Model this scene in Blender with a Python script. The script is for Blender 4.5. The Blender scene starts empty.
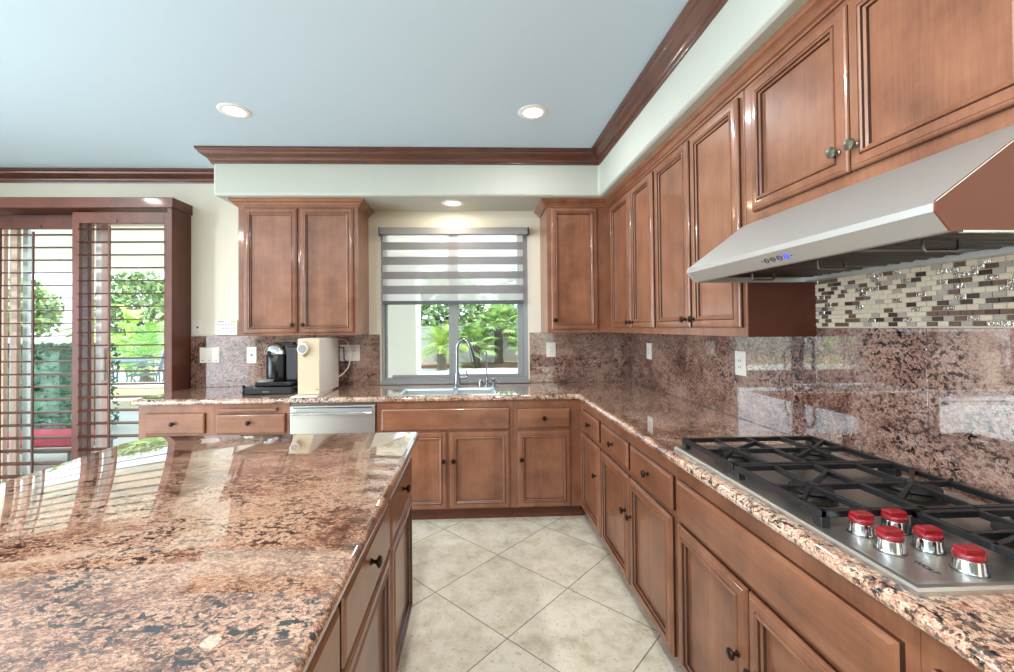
import bpy, bmesh, math, random
from mathutils import Vector, Matrix, Euler
R = math.radians
PI = math.pi
SC = bpy.context.scene
COL = SC.collection
random.seed(7)

# ------------------------------------------------------------------ camera
H = 1.3986
YAW, ROLL, PITCH = .0358, .0091, .0134
cam_d = bpy.data.cameras.new('camera'); cam = bpy.data.objects.new('camera', cam_d); COL.objects.link(cam)
cam_d.sensor_width = 36; cam_d.lens = 426.7374/1014*36
cam_d.shift_x = (507-487.76)/1014; cam_d.shift_y = (321.71-336)/1014
cam_d.clip_start = .02; cam_d.clip_end = 300
F = Vector((math.sin(YAW)*math.cos(PITCH), math.cos(YAW)*math.cos(PITCH), math.sin(PITCH))).normalized()
R0 = Vector((math.cos(YAW), -math.sin(YAW), 0)); U0 = R0.cross(F)
RV = R0*math.cos(ROLL)-U0*math.sin(ROLL); UV = R0*math.sin(ROLL)+U0*math.cos(ROLL)
M = Matrix((RV, UV, -F)).transposed().to_4x4(); M.translation = Vector((0, 0, H))
cam.matrix_world = M
SC.camera = cam

# ------------------------------------------------------------------ exposure, sky, sun
vs = SC.view_settings
SC.display_settings.display_device = 'sRGB'
vs.view_transform = 'Standard'; vs.look = 'None'; vs.gamma = 1.0; vs.use_curve_mapping = False
vs.exposure = 0.56
cy = SC.cycles
cy.use_denoising = True
try:
    cy.denoiser = 'OPENIMAGEDENOISE'; cy.denoising_input_passes = 'RGB_ALBEDO_NORMAL'
except Exception: pass
cy.max_bounces = 12; cy.diffuse_bounces = 5; cy.glossy_bounces = 5; cy.transparent_max_bounces = 16; cy.transmission_bounces = 6
cy.caustics_reflective = False; cy.caustics_refractive = False; cy.sample_clamp_indirect = 6

SKY, LEFT_BOOST = 1.8, 4.6
W = bpy.data.worlds.new('World'); SC.world = W; W.use_nodes = True
nt = W.node_tree; bg = nt.nodes['Background']
tc = nt.nodes.new('ShaderNodeTexCoord'); sx = nt.nodes.new('ShaderNodeSeparateXYZ'); cr = nt.nodes.new('ShaderNodeValToRGB')
nt.links.new(tc.outputs['Generated'], sx.inputs[0]); nt.links.new(sx.outputs['Z'], cr.inputs['Fac']); nt.links.new(cr.outputs['Color'], bg.inputs['Color'])
cr.color_ramp.elements[0].position = 0.0; cr.color_ramp.elements[0].color = (.80, .91, 1, 1)
cr.color_ramp.elements[1].position = .7; cr.color_ramp.elements[1].color = (.60, .79, 1, 1)
# sky strength raised toward the left, an added boost to light the room
ad = nt.nodes.new('ShaderNodeVectorMath'); ad.operation = 'DOT_PRODUCT'; ad.inputs[1].default_value = (-1, -.12, 0)
mr = nt.nodes.new('ShaderNodeMapRange'); mr.interpolation_type = 'SMOOTHSTEP'
mr.inputs['From Min'].default_value = .55; mr.inputs['From Max'].default_value = .9; mr.inputs['To Min'].default_value = SKY; mr.inputs['To Max'].default_value = SKY*LEFT_BOOST
nt.links.new(tc.outputs['Generated'], ad.inputs[0]); nt.links.new(ad.outputs['Value'], mr.inputs['Value']); nt.links.new(mr.outputs['Result'], bg.inputs['Strength'])

def lamp(name, kind, loc, power, color=(1, 1, 1), size=.1, rot=(0, 0, 0), size_y=None):
    d = bpy.data.lights.new(name, kind); d.energy = power; d.color = color
    if kind == 'AREA':
        d.shape = 'DISK' if size_y is None else 'RECTANGLE'; d.size = size
        if size_y: d.size_y = size_y
    o = bpy.data.objects.new(name, d); COL.objects.link(o); o.location = loc; o.rotation_euler = rot
    return o
sun = lamp('sun', 'SUN', (0, 0, 20), 5.0, (1, .95, .86)); sun.data.angle = R(1.5)
sun.rotation_euler = Vector((-.62, .03, -.78)).to_track_quat('-Z', 'Y').to_euler()
# daylight enters by an unseen left-wall opening, added for light (a portal only guides sampling)
for (nm, loc, rot, sx_, sy_) in [('added_opening_portal', (-5.59, -1.0, 1.25), (R(90), 0, R(-90)), 5.6, 2.4)]:
    p = lamp(nm, 'AREA', loc, 1, size=sx_, rot=rot, size_y=sy_); p.data.cycles.is_portal = True
FILL_W = 22
CAN_C = (1, .98, .955)
for (x, y) in [(-3.3, 2.4), (-3.3, .5), (-1.455, .5), (-.2, .5), (-3.3, -1.5), (-1.455, -1.5), (-.2, -1.5)]:
    lamp('unseen_fill_lamp', 'AREA', (x, y, 2.742), FILL_W, CAN_C, .14)  # unseen ceiling lamps added as fill, without fixtures
for (x, y, z, w) in [(.39, 2.65, 2.738, 5), (-.15, 3.45, 2.399, 3)]:
    lamp('downlight_lamp', 'AREA', (x, y, z), w, CAN_C if w > 4 else (1, .80, .58), .11)

# ------------------------------------------------------------------ mesh helpers
class MB:
    def __init__(s): s.v = []; s.f = []; s.m = []; s.cur = 0
    def add(s, vs_, fs):
        b = len(s.v); s.v += [tuple(v) for v in vs_]
        for f in fs: s.f.append(tuple(b+i for i in f)); s.m.append(s.cur)
    def box(s, x0, x1, y0, y1, z0, z1):
        v = [(x, y, z) for z in (z0, z1) for y in (y0, y1) for x in (x0, x1)]
        s.add(v, [(0, 2, 3, 1), (4, 5, 7, 6), (0, 1, 5, 4), (2, 6, 7, 3), (0, 4, 6, 2), (1, 3, 7, 5)]); return s
    def obox(s, c, ax, ay, az):          # oriented box: centre and three half vectors
        c = Vector(c); ax = Vector(ax); ay = Vector(ay); az = Vector(az)
        v = [c+ax*i+ay*j+az*k for k in (-1, 1) for j in (-1, 1) for i in (-1, 1)]
        s.add(v, [(0, 2, 3, 1), (4, 5, 7, 6), (0, 1, 5, 4), (2, 6, 7, 3), (0, 4, 6, 2), (1, 3, 7, 5)]); return s
    def bar(s, a, b, w, h, up=(0, 0, 1)):
        a = Vector(a); b = Vector(b); d = b-a; u = Vector(up); sd = d.cross(u).normalized(); u = sd.cross(d).normalized()
        return s.obox((a+b)/2, d/2, sd*w/2, u*h/2)
    def rings(s, rings, closed=True, cap0=True, cap1=True):
        n = len(rings[0]); b = len(s.v)
        for r in rings: s.v += [tuple(v) for v in r]
        for i in range(len(rings)-1):
            for j in range(n if closed else n-1):
                k = (j+1) % n
                s.f.append((b+i*n+j, b+i*n+k, b+(i+1)*n+k, b+(i+1)*n+j)); s.m.append(s.cur)
        if cap0: s.f.append(tuple(b+j for j in reversed(range(n)))); s.m.append(s.cur)
        if cap1: s.f.append(tuple(b+(len(rings)-1)*n+j for j in range(n))); s.m.append(s.cur)
        return s
    def tube(s, pts, r, seg=8, cap=True):
        pts = [Vector(p) for p in pts]; rs = r if isinstance(r, (list, tuple)) else [r]*len(pts)
        t0 = (pts[1]-pts[0]).normalized(); up = Vector((0, 0, 1)) if abs(t0.z) < .9 else Vector((1, 0, 0))
        n = t0.cross(up).normalized(); rg = []
        for i, p_ in enumerate(pts):
            t = (pts[min(i+1, len(pts)-1)]-pts[max(i-1, 0)]).normalized()
            n = (n-t*n.dot(t)).normalized(); b = t.cross(n)
            rg.append([p_+(n*math.cos(2*PI*k/seg)+b*math.sin(2*PI*k/seg))*rs[i] for k in range(seg)])
        return s.rings(rg, True, cap, cap)
    def lathe(s, prof, c=(0, 0, 0), axis=(0, 0, 1), seg=24, cap=True):
        c = Vector(c); a = Vector(axis).normalized(); up = Vector((1, 0, 0)) if abs(a.x) < .9 else Vector((0, 1, 0))
        n = a.cross(up).normalized(); b = a.cross(n)
        return s.rings([[c+a*t+(n*math.cos(2*PI*k/seg)+b*math.sin(2*PI*k/seg))*max(r, 1e-5) for k in range(seg)] for r, t in prof], True, cap, cap)
    def loops(s, o, U, V, N, w, h, prof, cap0=True):
        o = Vector(o); U = Vector(U); V = Vector(V); N = Vector(N)
        return s.rings([[o+U*i+V*i+N*t, o+U*(w-i)+V*i+N*t, o+U*(w-i)+V*(h-i)+N*t, o+U*i+V*(h-i)+N*t] for i, t in prof], True, cap0, True)
    def sweep(s, path, prof, closed=False):    # path in XY, profile (out, z); out is to the right of travel
        n = len(path); P_ = [Vector((p[0], p[1])) for p in path]; rg = []
        for i in range(n):
            ds = []
            if i > 0 or closed: ds.append((P_[i]-P_[i-1]).normalized())
            if i < n-1 or closed: ds.append((P_[(i+1) % n]-P_[i]).normalized())
            ns = [Vector((d.y, -d.x)) for d in ds]
            m = ns[0] if len(ns) == 1 else (ns[0]+ns[1])/(1+ns[0].dot(ns[1]))
            rg.append([(P_[i].x+m.x*o, P_[i].y+m.y*o, z) for o, z in prof])
        if closed: rg.append(rg[0])
        return s.rings(rg, True, not closed, not closed)
    def prism(s, poly, z0, z1):
        n = len(poly)
        s.add([(x, y, z0) for x, y in poly]+[(x, y, z1) for x, y in poly],
              [tuple(range(n-1, -1, -1)), tuple(range(n, 2*n))]+[(i, (i+1) % n, n+(i+1) % n, n+i) for i in range(n)]); return s
    def prismY(s, poly, y0, y1):         # poly in XZ
        n = len(poly)
        s.add([(x, y0, z) for x, z in poly]+[(x, y1, z) for x, z in poly],
              [tuple(range(n-1, -1, -1)), tuple(range(n, 2*n))]+[(i, (i+1) % n, n+(i+1) % n, n+i) for i in range(n)]); return s

WO = {}                                  # world origin of every object
def mesh_of(name, mb, mats, org, smooth=True, ang=.6, recalc=True):
    me = bpy.data.meshes.new(name)
    me.from_pydata([(v[0]-org[0], v[1]-org[1], v[2]-org[2]) for v in mb.v], [], mb.f)
    if not isinstance(mats, (list, tuple)): mats = [mats]
    for m in mats: me.materials.append(m)
    me.polygons.foreach_set('material_index', mb.m)
    if recalc:
        b = bmesh.new(); b.from_mesh(me); bmesh.ops.recalc_face_normals(b, faces=b.faces); b.to_mesh(me); b.free()
    if smooth:
        me.polygons.foreach_set('use_smooth', [True]*len(me.polygons)); me.set_sharp_from_angle(angle=ang)
    me.update(); return me
def O(name, mb, mats, parent=None, bev=0, **k):
    if parent is not None: org = WO[parent]
    else:
        xs = list(zip(*mb.v)); org = ((min(xs[0])+max(xs[0]))/2, (min(xs[1])+max(xs[1]))/2, min(xs[2]))
    o = bpy.data.objects.new(name, mesh_of(name, mb, mats, org, **k)); COL.objects.link(o)
    if parent is not None: o.parent = parent
    else: o.location = org
    WO[o] = org
    if bev:
        m = o.modifiers.new('edge', 'BEVEL'); m.width = bev; m.segments = 2; m.limit_method = 'ANGLE'; m.angle_limit = R(50)
    return o
def tag(o, label, cat, group=None):
    o['label'] = label; o['category'] = cat
    if group: o['group'] = group
    return o
def T(name, label, cat, loc, group=None):
    o = bpy.data.objects.new(name, None); COL.objects.link(o); o.location = loc; o.empty_display_size = .1; WO[o] = tuple(loc)
    return tag(o, label, cat, group)
def S(name, mb, mats, parent=None, **k):
    o = O(name, mb, mats, parent, **k)
    if parent is None: o['kind'] = 'structure'
    return o
def inst(name, me, parent, loc):          # shared mesh as a part placed in world space
    o = bpy.data.objects.new(name, me); COL.objects.link(o); o.parent = parent
    po = WO[parent]; o.location = (loc[0]-po[0], loc[1]-po[1], loc[2]-po[2]); WO[o] = tuple(loc); return o
def bx(*a): return MB().box(*a)

# ------------------------------------------------------------------ materials
def lin(c): return tuple(((x/255)/12.92 if x/255 <= .04045 else ((x/255+.055)/1.055)**2.4) for x in c)+(1,)
def mat(name, c, rough=.5, metal=0, coat=0, coat_r=.05, spec=.5, bump=None, emit=None, emit_s=0, ior=1.5, aniso=0):
    m = bpy.data.materials.new(name); m.use_nodes = True; b = m.node_tree.nodes['Principled BSDF']
    b.inputs['Base Color'].default_value = lin(c); b.inputs['Roughness'].default_value = rough; b.inputs['Metallic'].default_value = metal
    b.inputs['Coat Weight'].default_value = coat; b.inputs['Coat Roughness'].default_value = coat_r
    b.inputs['Specular IOR Level'].default_value = spec; b.inputs['IOR'].default_value = ior
    if emit: b.inputs['Emission Color'].default_value = lin(emit); b.inputs['Emission Strength'].default_value = emit_s
    if bump: noise_bump(m, *bump)
    return m
def nd(m, t, **k):
    n = m.node_tree.nodes.new(t)
    for a, v in k.items(): setattr(n, a, v)
    return n
def lk(m, a, b): m.node_tree.links.new(a, b)
def BS(m): return m.node_tree.nodes['Principled BSDF']
def pos(m, scale=(1, 1, 1), rot=(0, 0, 0)):
    g = nd(m, 'ShaderNodeNewGeometry'); mp = nd(m, 'ShaderNodeMapping'); mp.inputs['Scale'].default_value = scale; mp.inputs['Rotation'].default_value = rot
    lk(m, g.outputs['Position'], mp.inputs['Vector']); return mp.outputs['Vector']
def noise(m, vec, sc, det=4, rough=.55, dist=0):
    n = nd(m, 'ShaderNodeTexNoise'); n.inputs['Scale'].default_value = sc; n.inputs['Detail'].default_value = det
    n.inputs['Roughness'].default_value = rough; n.inputs['Distortion'].default_value = dist; lk(m, vec, n.inputs['Vector']); return n.outputs['Fac']
def ramp(m, fac, stops, interp='LINEAR'):
    r = nd(m, 'ShaderNodeValToRGB'); r.color_ramp.interpolation = interp; e = r.color_ramp.elements
    while len(e) < len(stops): e.new(.5)
    for x, (p_, c) in zip(e, stops): x.position = p_; x.color = lin(c) if not isinstance(c, float) else (c, c, c, 1)
    lk(m, fac, r.inputs['Fac']); return r.outputs['Color']
def mix(m, fac, a, b, mode='MIX'):
    n = nd(m, 'ShaderNodeMix', data_type='RGBA', blend_type=mode)
    for s, v in ((0, fac), (6, a), (7, b)):
        if hasattr(v, 'links'): lk(m, v, n.inputs[s])
        else: n.inputs[s].default_value = v
    return n.outputs[2]
def math_(m, op, a, b=0.0):
    n = nd(m, 'ShaderNodeMath', operation=op)
    for i, v in enumerate((a, b)):
        if hasattr(v, 'links'): lk(m, v, n.inputs[i])
        else: n.inputs[i].default_value = v
    return n.outputs[0]
def bump(m, h, st=.2, d=.01):
    b = nd(m, 'ShaderNodeBump'); b.inputs['Strength'].default_value = st; b.inputs['Distance'].default_value = d
    lk(m, h, b.inputs['Height']); lk(m, b.outputs[0], BS(m).inputs['Normal'])
def noise_bump(m, sc, st, d): bump(m, noise(m, pos(m), sc, 3), st, d)

def wood(name, scale, dark=(96, 58, 40), mid=(136, 88, 63), light=(163, 112, 83), rough=.36, coat=.4):
    m = mat(name, mid, rough, coat=coat, coat_r=.10)
    a = noise(m, pos(m, scale), 1.0, 6, .65, .4)
    b = noise(m, pos(m, tuple(s_*.05 for s_ in scale)), 1.0, 4, .55, .5)
    c = noise(m, pos(m), 7, 4, .6)
    f = math_(m, 'ADD', math_(m, 'MULTIPLY', a, .22), math_(m, 'ADD', math_(m, 'MULTIPLY', b, .42), math_(m, 'MULTIPLY', c, .36)))
    lk(m, ramp(m, f, [(.33, dark), (.5, mid), (.67, light)]), BS(m).inputs['Base Color']); return m
WOOD = wood('cabinet_maple', (110, 110, 5))
WOODY = wood('cabinet_maple_lengthwise', (110, 5, 110))
WOODX = wood('cabinet_maple_crosswise', (5, 110, 110))
GLAZE = mat('dark_wood_glaze', (58, 32, 22), .4, coat=.3)
TRIM = wood('crown_walnut', (8, 8, 60), (64, 34, 24), (94, 54, 39), (116, 70, 52), .3, .4)
SHUT = wood('shutter_mahogany', (40, 40, 3), (62, 27, 16), (90, 43, 26), (110, 57, 36), .45, .1)
SHUTX = wood('shutter_mahogany_lengthwise', (3, 40, 40), (62, 27, 16), (90, 43, 26), (110, 57, 36), .45, .1)
ENDP = mat('brown_end_laminate', (96, 46, 29), .45, coat=.15)
KICK = wood('toe_kick_wood', (3.5, 3.5, 60), (70, 34, 22), (96, 50, 32), (112, 62, 40), .5, 0)
HOODSIDE = mat('hood_side_brown', (108, 56, 37), .5)

def granite(name, stretch=(1, 1, 1), rot=(0, 0, 0), tint=None, sat=.72, FS=38):
    m = mat(name, (180, 140, 115), .05, coat=1.0, coat_r=.015, ior=1.5); BS(m).inputs['Coat IOR'].default_value = 1.8
    v = pos(m, stretch, rot); w = pos(m)
    wn = nd(m, 'ShaderNodeTexNoise'); wn.inputs['Scale'].default_value = 60; wn.inputs['Detail'].default_value = 2; lk(m, w, wn.inputs['Vector'])
    wa = nd(m, 'ShaderNodeVectorMath', operation='MULTIPLY_ADD'); lk(m, wn.outputs['Color'], wa.inputs[0]); wa.inputs[1].default_value = (.014, .014, .014); lk(m, v, wa.inputs[2])
    def cell(sc):
        vo = nd(m, 'ShaderNodeTexVoronoi'); vo.inputs['Scale'].default_value = sc; lk(m, wa.outputs[0], vo.inputs['Vector'])
        sp = nd(m, 'ShaderNodeSeparateColor'); lk(m, vo.outputs['Color'], sp.inputs[0]); return sp.outputs
    c1, c2 = cell(125), cell(290)
    big = noise(m, v, 2.3, 6, .62, .8); med = noise(m, v, 11, 5, .65, .4)
    t = math_(m, 'ADD', math_(m, 'MULTIPLY', big, .62), math_(m, 'MULTIPLY', med, .38))
    t = math_(m, 'ADD', t, math_(m, 'MULTIPLY', math_(m, 'SUBTRACT', c1[0], .5), .13))
    t = math_(m, 'ADD', t, math_(m, 'MULTIPLY', math_(m, 'SUBTRACT', c2[1], .5), .09))
    base = ramp(m, t, [(.30, (62, 40, 38)), (.37, (116, 78, 64)), (.43, (158, 118, 98)), (.49, (188, 148, 122)), (.55, (208, 178, 154)), (.61, (212, 190, 170)), (.67, (172, 132, 110)), (.76, (120, 84, 70))])
    base = mix(m, .45, base, ramp(m, c2[2], [(0, (96, 88, 88)), (.5, (186, 180, 178)), (1, (240, 236, 234))]), 'OVERLAY')
    clus = ramp(m, noise(m, v, 3.6, 5, .65, .5), [(.41, .10), (.54, 1.0)])
    spk = ramp(m, noise(m, w, 85, 4, .6), [(.545, 0.0), (.585, 1.0)])
    spk2 = ramp(m, noise(m, v, FS, 5, .65, .3), [(.545, 0.0), (.58, 1.0)])
    fac = math_(m, 'MULTIPLY', math_(m, 'MAXIMUM', math_(m, 'MULTIPLY', spk, .85), spk2), clus)
    base = mix(m, fac, base, lin((38, 32, 36)))
    if tint:
        hs = nd(m, 'ShaderNodeHueSaturation'); hs.inputs['Saturation'].default_value = sat; lk(m, base, hs.inputs['Color'])
        base = mix(m, 1.0, hs.outputs[0], lin(tint), 'MULTIPLY')
    lk(m, base, BS(m).inputs['Base Color']); return m
GRAN_I = granite('granite_island', (1.0, 1.7, 1), (0, 0, R(24)), (212, 200, 190), .88)
BS(GRAN_I).inputs['Coat IOR'].default_value = 2.15
GRAN_C = granite('granite_counter', (1.4, 1, 1), (0, 0, R(60)))
GRAN_S = granite('granite_splash', (1, 1, 1.2), (R(30), R(20), 0), (204, 190, 190), .78, 46)

WALL = mat('wall_paint', (226, 221, 205), .7, bump=(180, .06, .002))
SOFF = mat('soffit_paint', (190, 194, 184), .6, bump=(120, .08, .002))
CEIL = mat('ceiling_daylight_tint', (202, 224, 240), .75)  # cool daylight tint is mixed into the base colour
EXT = mat('stucco', (180, 177, 168), .9, bump=(60, .25, .01))
HOODS = mat('hood_stainless', (218, 220, 218), .5, 1)
STEEL = mat('brushed_stainless', (212, 211, 207), .36, 1)
STEEL2 = mat('polished_stainless', (215, 216, 216), .12, 1)
BAFF = mat('baffle_steel', (84, 82, 80), .3, 1)
STEELD = mat('dark_stainless', (130, 128, 126), .3, 1)
IRON = mat('cast_iron', (22, 23, 26), .36, 0, spec=.6)
BLACK = mat('black_plastic', (18, 18, 22), .22)
BLACKM = mat('black_matte', (24, 24, 26), .5)
BRONZE = mat('bronze_knob', (52, 40, 32), .35, .8)
PEWTER = mat('pewter_knob', (120, 116, 104), .35, .9)
CHROME = mat('chrome', (225, 228, 232), .08, 1)
GUNM = mat('brushed_nickel', (150, 156, 160), .22, 1)
RED = mat('red_knob_plastic', (132, 12, 24), .32, coat=.3)
WHITEP = mat('white_plastic', (232, 230, 222), .4)
CREAMP = mat('cream_plastic', (206, 190, 160), .45)
GREYP = mat('grey_plastic', (150, 150, 150), .4)
DARKG = mat('dark_mark', (60, 58, 56), .5)
GREENL = mat('green_label', (170, 200, 90), .5)
VINYL = mat('window_vinyl', (150, 154, 155), .45)
TANF = mat('slider_frame_tan', (236, 208, 190), .5)
GAPW = mat('bright_gap_white', (232, 240, 244), .4)
BLUEL = mat('blue_display', (40, 70, 200), .4, emit=(60, 90, 255), emit_s=.6)
LENS = mat('lamp_lens', (255, 255, 255), .5, emit=(255, 244, 222), emit_s=1.7)
GLOWT = mat('lamp_trim_white', (240, 240, 238), .4)

def glass_mat():
    m = bpy.data.materials.new('thin_glass'); m.use_nodes = True; t = m.node_tree; t.nodes.clear()
    o = t.nodes.new('ShaderNodeOutputMaterial'); mx = t.nodes.new('ShaderNodeMixShader'); tr = t.nodes.new('ShaderNodeBsdfTransparent'); gl = t.nodes.new('ShaderNodeBsdfGlossy')
    fr = t.nodes.new('ShaderNodeFresnel'); fr.inputs[0].default_value = 1.14; gl.inputs['Roughness'].default_value = .02; tr.inputs[0].default_value = (.95, .98, .97, 1)
    t.links.new(fr.outputs[0], mx.inputs[0]); t.links.new(tr.outputs[0], mx.inputs[1]); t.links.new(gl.outputs[0], mx.inputs[2]); t.links.new(mx.outputs[0], o.inputs[0]); return m
GLASS = glass_mat()
def fabric_mat(name, c, transp):
    m = bpy.data.materials.new(name); m.use_nodes = True; t = m.node_tree; t.nodes.clear()
    o = t.nodes.new('ShaderNodeOutputMaterial'); df = t.nodes.new('ShaderNodeBsdfDiffuse'); tl = t.nodes.new('ShaderNodeBsdfTranslucent'); tr = t.nodes.new('ShaderNodeBsdfTransparent')
    a = t.nodes.new('ShaderNodeMixShader'); b = t.nodes.new('ShaderNodeMixShader'); a.inputs[0].default_value = .22; b.inputs[0].default_value = transp
    df.inputs[0].default_value = lin(c); tl.inputs[0].default_value = lin(c)
    t.links.new(df.outputs[0], a.inputs[1]); t.links.new(tl.outputs[0], a.inputs[2]); t.links.new(a.outputs[0], b.inputs[1]); t.links.new(tr.outputs[0], b.inputs[2]); t.links.new(b.outputs[0], o.inputs[0]); return m
SHEER = fabric_mat('blind_sheer', (226, 228, 232), .38)
OPAQ = fabric_mat('blind_band_grey', (138, 136, 137), .02)

def tile_floor():
    m = mat('travertine_tile', (214, 204, 182), .32, ior=1.5)
    g = nd(m, 'ShaderNodeNewGeometry'); s = nd(m, 'ShaderNodeSeparateXYZ'); lk(m, g.outputs['Position'], s.inputs[0])
    P_ = .7045
    a = math_(m, 'DIVIDE', math_(m, 'SUBTRACT', math_(m, 'ADD', s.outputs[0], s.outputs[1]), 2.781-7*P_), P_)
    b = math_(m, 'DIVIDE', math_(m, 'SUBTRACT', math_(m, 'SUBTRACT', s.outputs[1], s.outputs[0]), 3.198-9*P_), P_)
    def edge(x):
        f = math_(m, 'FRACT', x); return math_(m, 'MINIMUM', f, math_(m, 'SUBTRACT', 1.0, f))
    e = math_(m, 'MINIMUM', edge(a), edge(b))
    grout = ramp(m, e, [(.003, 1.0), (.0055, 0.0)])
    cmb = nd(m, 'ShaderNodeCombineXYZ'); lk(m, math_(m, 'FLOOR', a), cmb.inputs[0]); lk(m, math_(m, 'FLOOR', b), cmb.inputs[1])
    wn = nd(m, 'ShaderNodeTexWhiteNoise'); lk(m, cmb.outputs[0], wn.inputs['Vector'])
    off = nd(m, 'ShaderNodeVectorMath', operation='MULTIPLY_ADD'); lk(m, wn.outputs['Color'], off.inputs[0]); off.inputs[1].default_value = (9, 9, 9); lk(m, g.outputs['Position'], off.inputs[2])
    n1 = noise(m, off.outputs[0], 7, 8, .7, .15)
    base = ramp(m, n1, [(.3, (190, 180, 156)), (.46, (222, 215, 195)), (.6, (238, 233, 218)), (.75, (214, 205, 182))])
    pit = ramp(m, noise(m, off.outputs[0], 55, 6, .75, .1), [(.60, 0.0), (.65, .8)])
    base = mix(m, pit, base, lin((142, 128, 104)))
    base = mix(m, grout, base, lin((112, 100, 84)))
    lk(m, base, BS(m).inputs['Base Color'])
    h = math_(m, 'SUBTRACT', math_(m, 'MULTIPLY', n1, .25), math_(m, 'ADD', grout, math_(m, 'MULTIPLY', pit, .4)))
    bump(m, h, .25, .003); return m
TILE = tile_floor()

# ------------------------------------------------------------------ room shell
YB, XR = 3.71, 1.40                      # plaster faces; granite faces sit at 3.696 and 1.385
WL, WRR = -5.6, -4.2
S('floor', bx(WL-.15, XR+.15, WRR-.15, YB+.14, -.1, 0), TILE, smooth=False)
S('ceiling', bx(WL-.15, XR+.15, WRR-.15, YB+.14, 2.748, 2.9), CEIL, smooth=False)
def wall_open(name, x0, x1, y0, y1, opens, m):
    mb = MB(); xs = x0
    for (a, b, z0, z1) in opens:
        mb.box(xs, a, y0, y1, 0, 2.748)
        if z0 > 0: mb.box(a, b, y0, y1, 0, z0)
        mb.box(a, b, y0, y1, z1, 2.748); xs = b
    mb.box(xs, x1, y0, y1, 0, 2.748)
    return S(name, mb, m, smooth=False)
wall_open('wall_back', WL-.15, XR+.15, YB, YB+.14, [(-4.65, -2.45, 0, 2.36), (-.785, .485, .93, 2.262)], WALL)
S('wall_right', bx(XR, XR+.15, WRR-.15, YB, 0, 2.748), WALL, smooth=False)
S('wall_left', MB().box(WL-.15, WL, WRR-.15, -3.8, 0, 2.748).box(WL-.15, WL, 1.8, YB, 0, 2.748).box(WL-.15, WL, -3.8, 1.8, 0, .05).box(WL-.15, WL, -3.8, 1.8, 2.45, 2.748), WALL, smooth=False)  # the unseen opening is added to let daylight in
S('wall_rear', bx(WL, XR, WRR-.15, WRR, 0, 2.748), mat('rear_wall_taupe', (142, 130, 116), .8), smooth=False)
S('ceiling_soffit', MB().prism([(-1.94, 3.705), (-1.94, 3.263), (.994, 3.263), (.994, WRR), (1.399, WRR), (1.399, 3.705)], 2.409, 2.7475), SOFF, bev=.018)
CROWN = [(0, 2.648), (.010, 2.648), (.013, 2.654), (.013, 2.661), (.021, 2.666), (.024, 2.676), (.034, 2.686), (.05, 2.697), (.066, 2.706), (.070, 2.714), (.072, 2.722), (.080, 2.727), (.085, 2.733), (.086, 2.7475), (0, 2.7475)]
S('trim_1', MB().sweep([(-1.94, 3.70), (-1.94, 3.263), (.994, 3.263), (.994, -3.5)], CROWN), TRIM)
S('trim_2', MB().sweep([(-5.6, 3.71), (-1.945, 3.71)], CROWN), TRIM)

# kitchen window
w1 = S('window_1', MB().box(-.785, .485, 3.725, 3.80, .93, .965).box(-.785, .485, 3.725, 3.80, 2.225, 2.262).box(-.785, -.758, 3.725, 3.80, .965, 2.225).box(.448, .485, 3.725, 3.80, .965, 2.225), VINYL, bev=.003)
S('window_mullion', bx(-.207, -.122, 3.735, 3.79, .965, 2.225), VINYL, w1, bev=.003)
S('window_sash', MB().box(-.70, -.207, 3.74, 3.785, .966, .990).box(-.757, -.742, 3.745, 3.785, .966, 2.224), VINYL, w1, bev=.002)
S('window_sash', MB().box(-.122, .448, 3.75, 3.785, .966, .99).box(.398, .447, 3.75, 3.785, .99, 2.224), VINYL, w1, bev=.002)
S('window_pane', MB().box(-.742, -.207, 3.764, 3.768, .995, 2.224), GLASS, w1)
S('window_pane', MB().box(-.122, .398, 3.764, 3.768, .99, 2.224), GLASS, w1)
S('window_sill', bx(-.795, .492, 3.672, 3.735, .916, .942), VINYL, w1, bev=.004)

# sliding patio door behind the shutters
d1 = S('door_1', MB().box(-4.65, -4.60, 3.72, 3.84, 0, 2.36).box(-2.50, -2.45, 3.72, 3.84, 0, 2.36).box(-4.60, -2.50, 3.72, 3.84, 2.31, 2.36).box(-4.60, -2.50, 3.72, 3.84, 0, .03), TANF, bev=.003)
for (x0, x1, m_) in [(-4.02, -3.965, TANF), (-3.905, -3.858, TANF), (-3.335, -3.25, TANF), (-3.165, -3.112, TANF), (-3.965, -3.905, GAPW), (-3.25, -3.165, GAPW), (-3.858, -3.815, GAPW)]:  # white strips stand in for the bright outdoors between the tan stiles
    yy = (3.755, 3.79) if m_ is TANF else (3.80, 3.83)
    S('door_stile_or_bright_gap', bx(x0, x1, yy[0], yy[1], .03, 2.31), m_, d1, bev=.002)
S('door_handle', MB().box(-3.152, -3.124, 3.735, 3.755, .98, 1.25), WHITEP, d1, bev=.004)
S('door_pane', bx(-3.112, -2.50, 3.77, 3.775, .03, 2.31), GLASS, d1)
S('door_pane', bx(-3.858, -3.335, 3.77, 3.775, .03, 2.31), GLASS, d1)
S('door_pane', bx(-4.60, -4.02, 3.77, 3.775, .03, 2.31), GLASS, d1)

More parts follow.
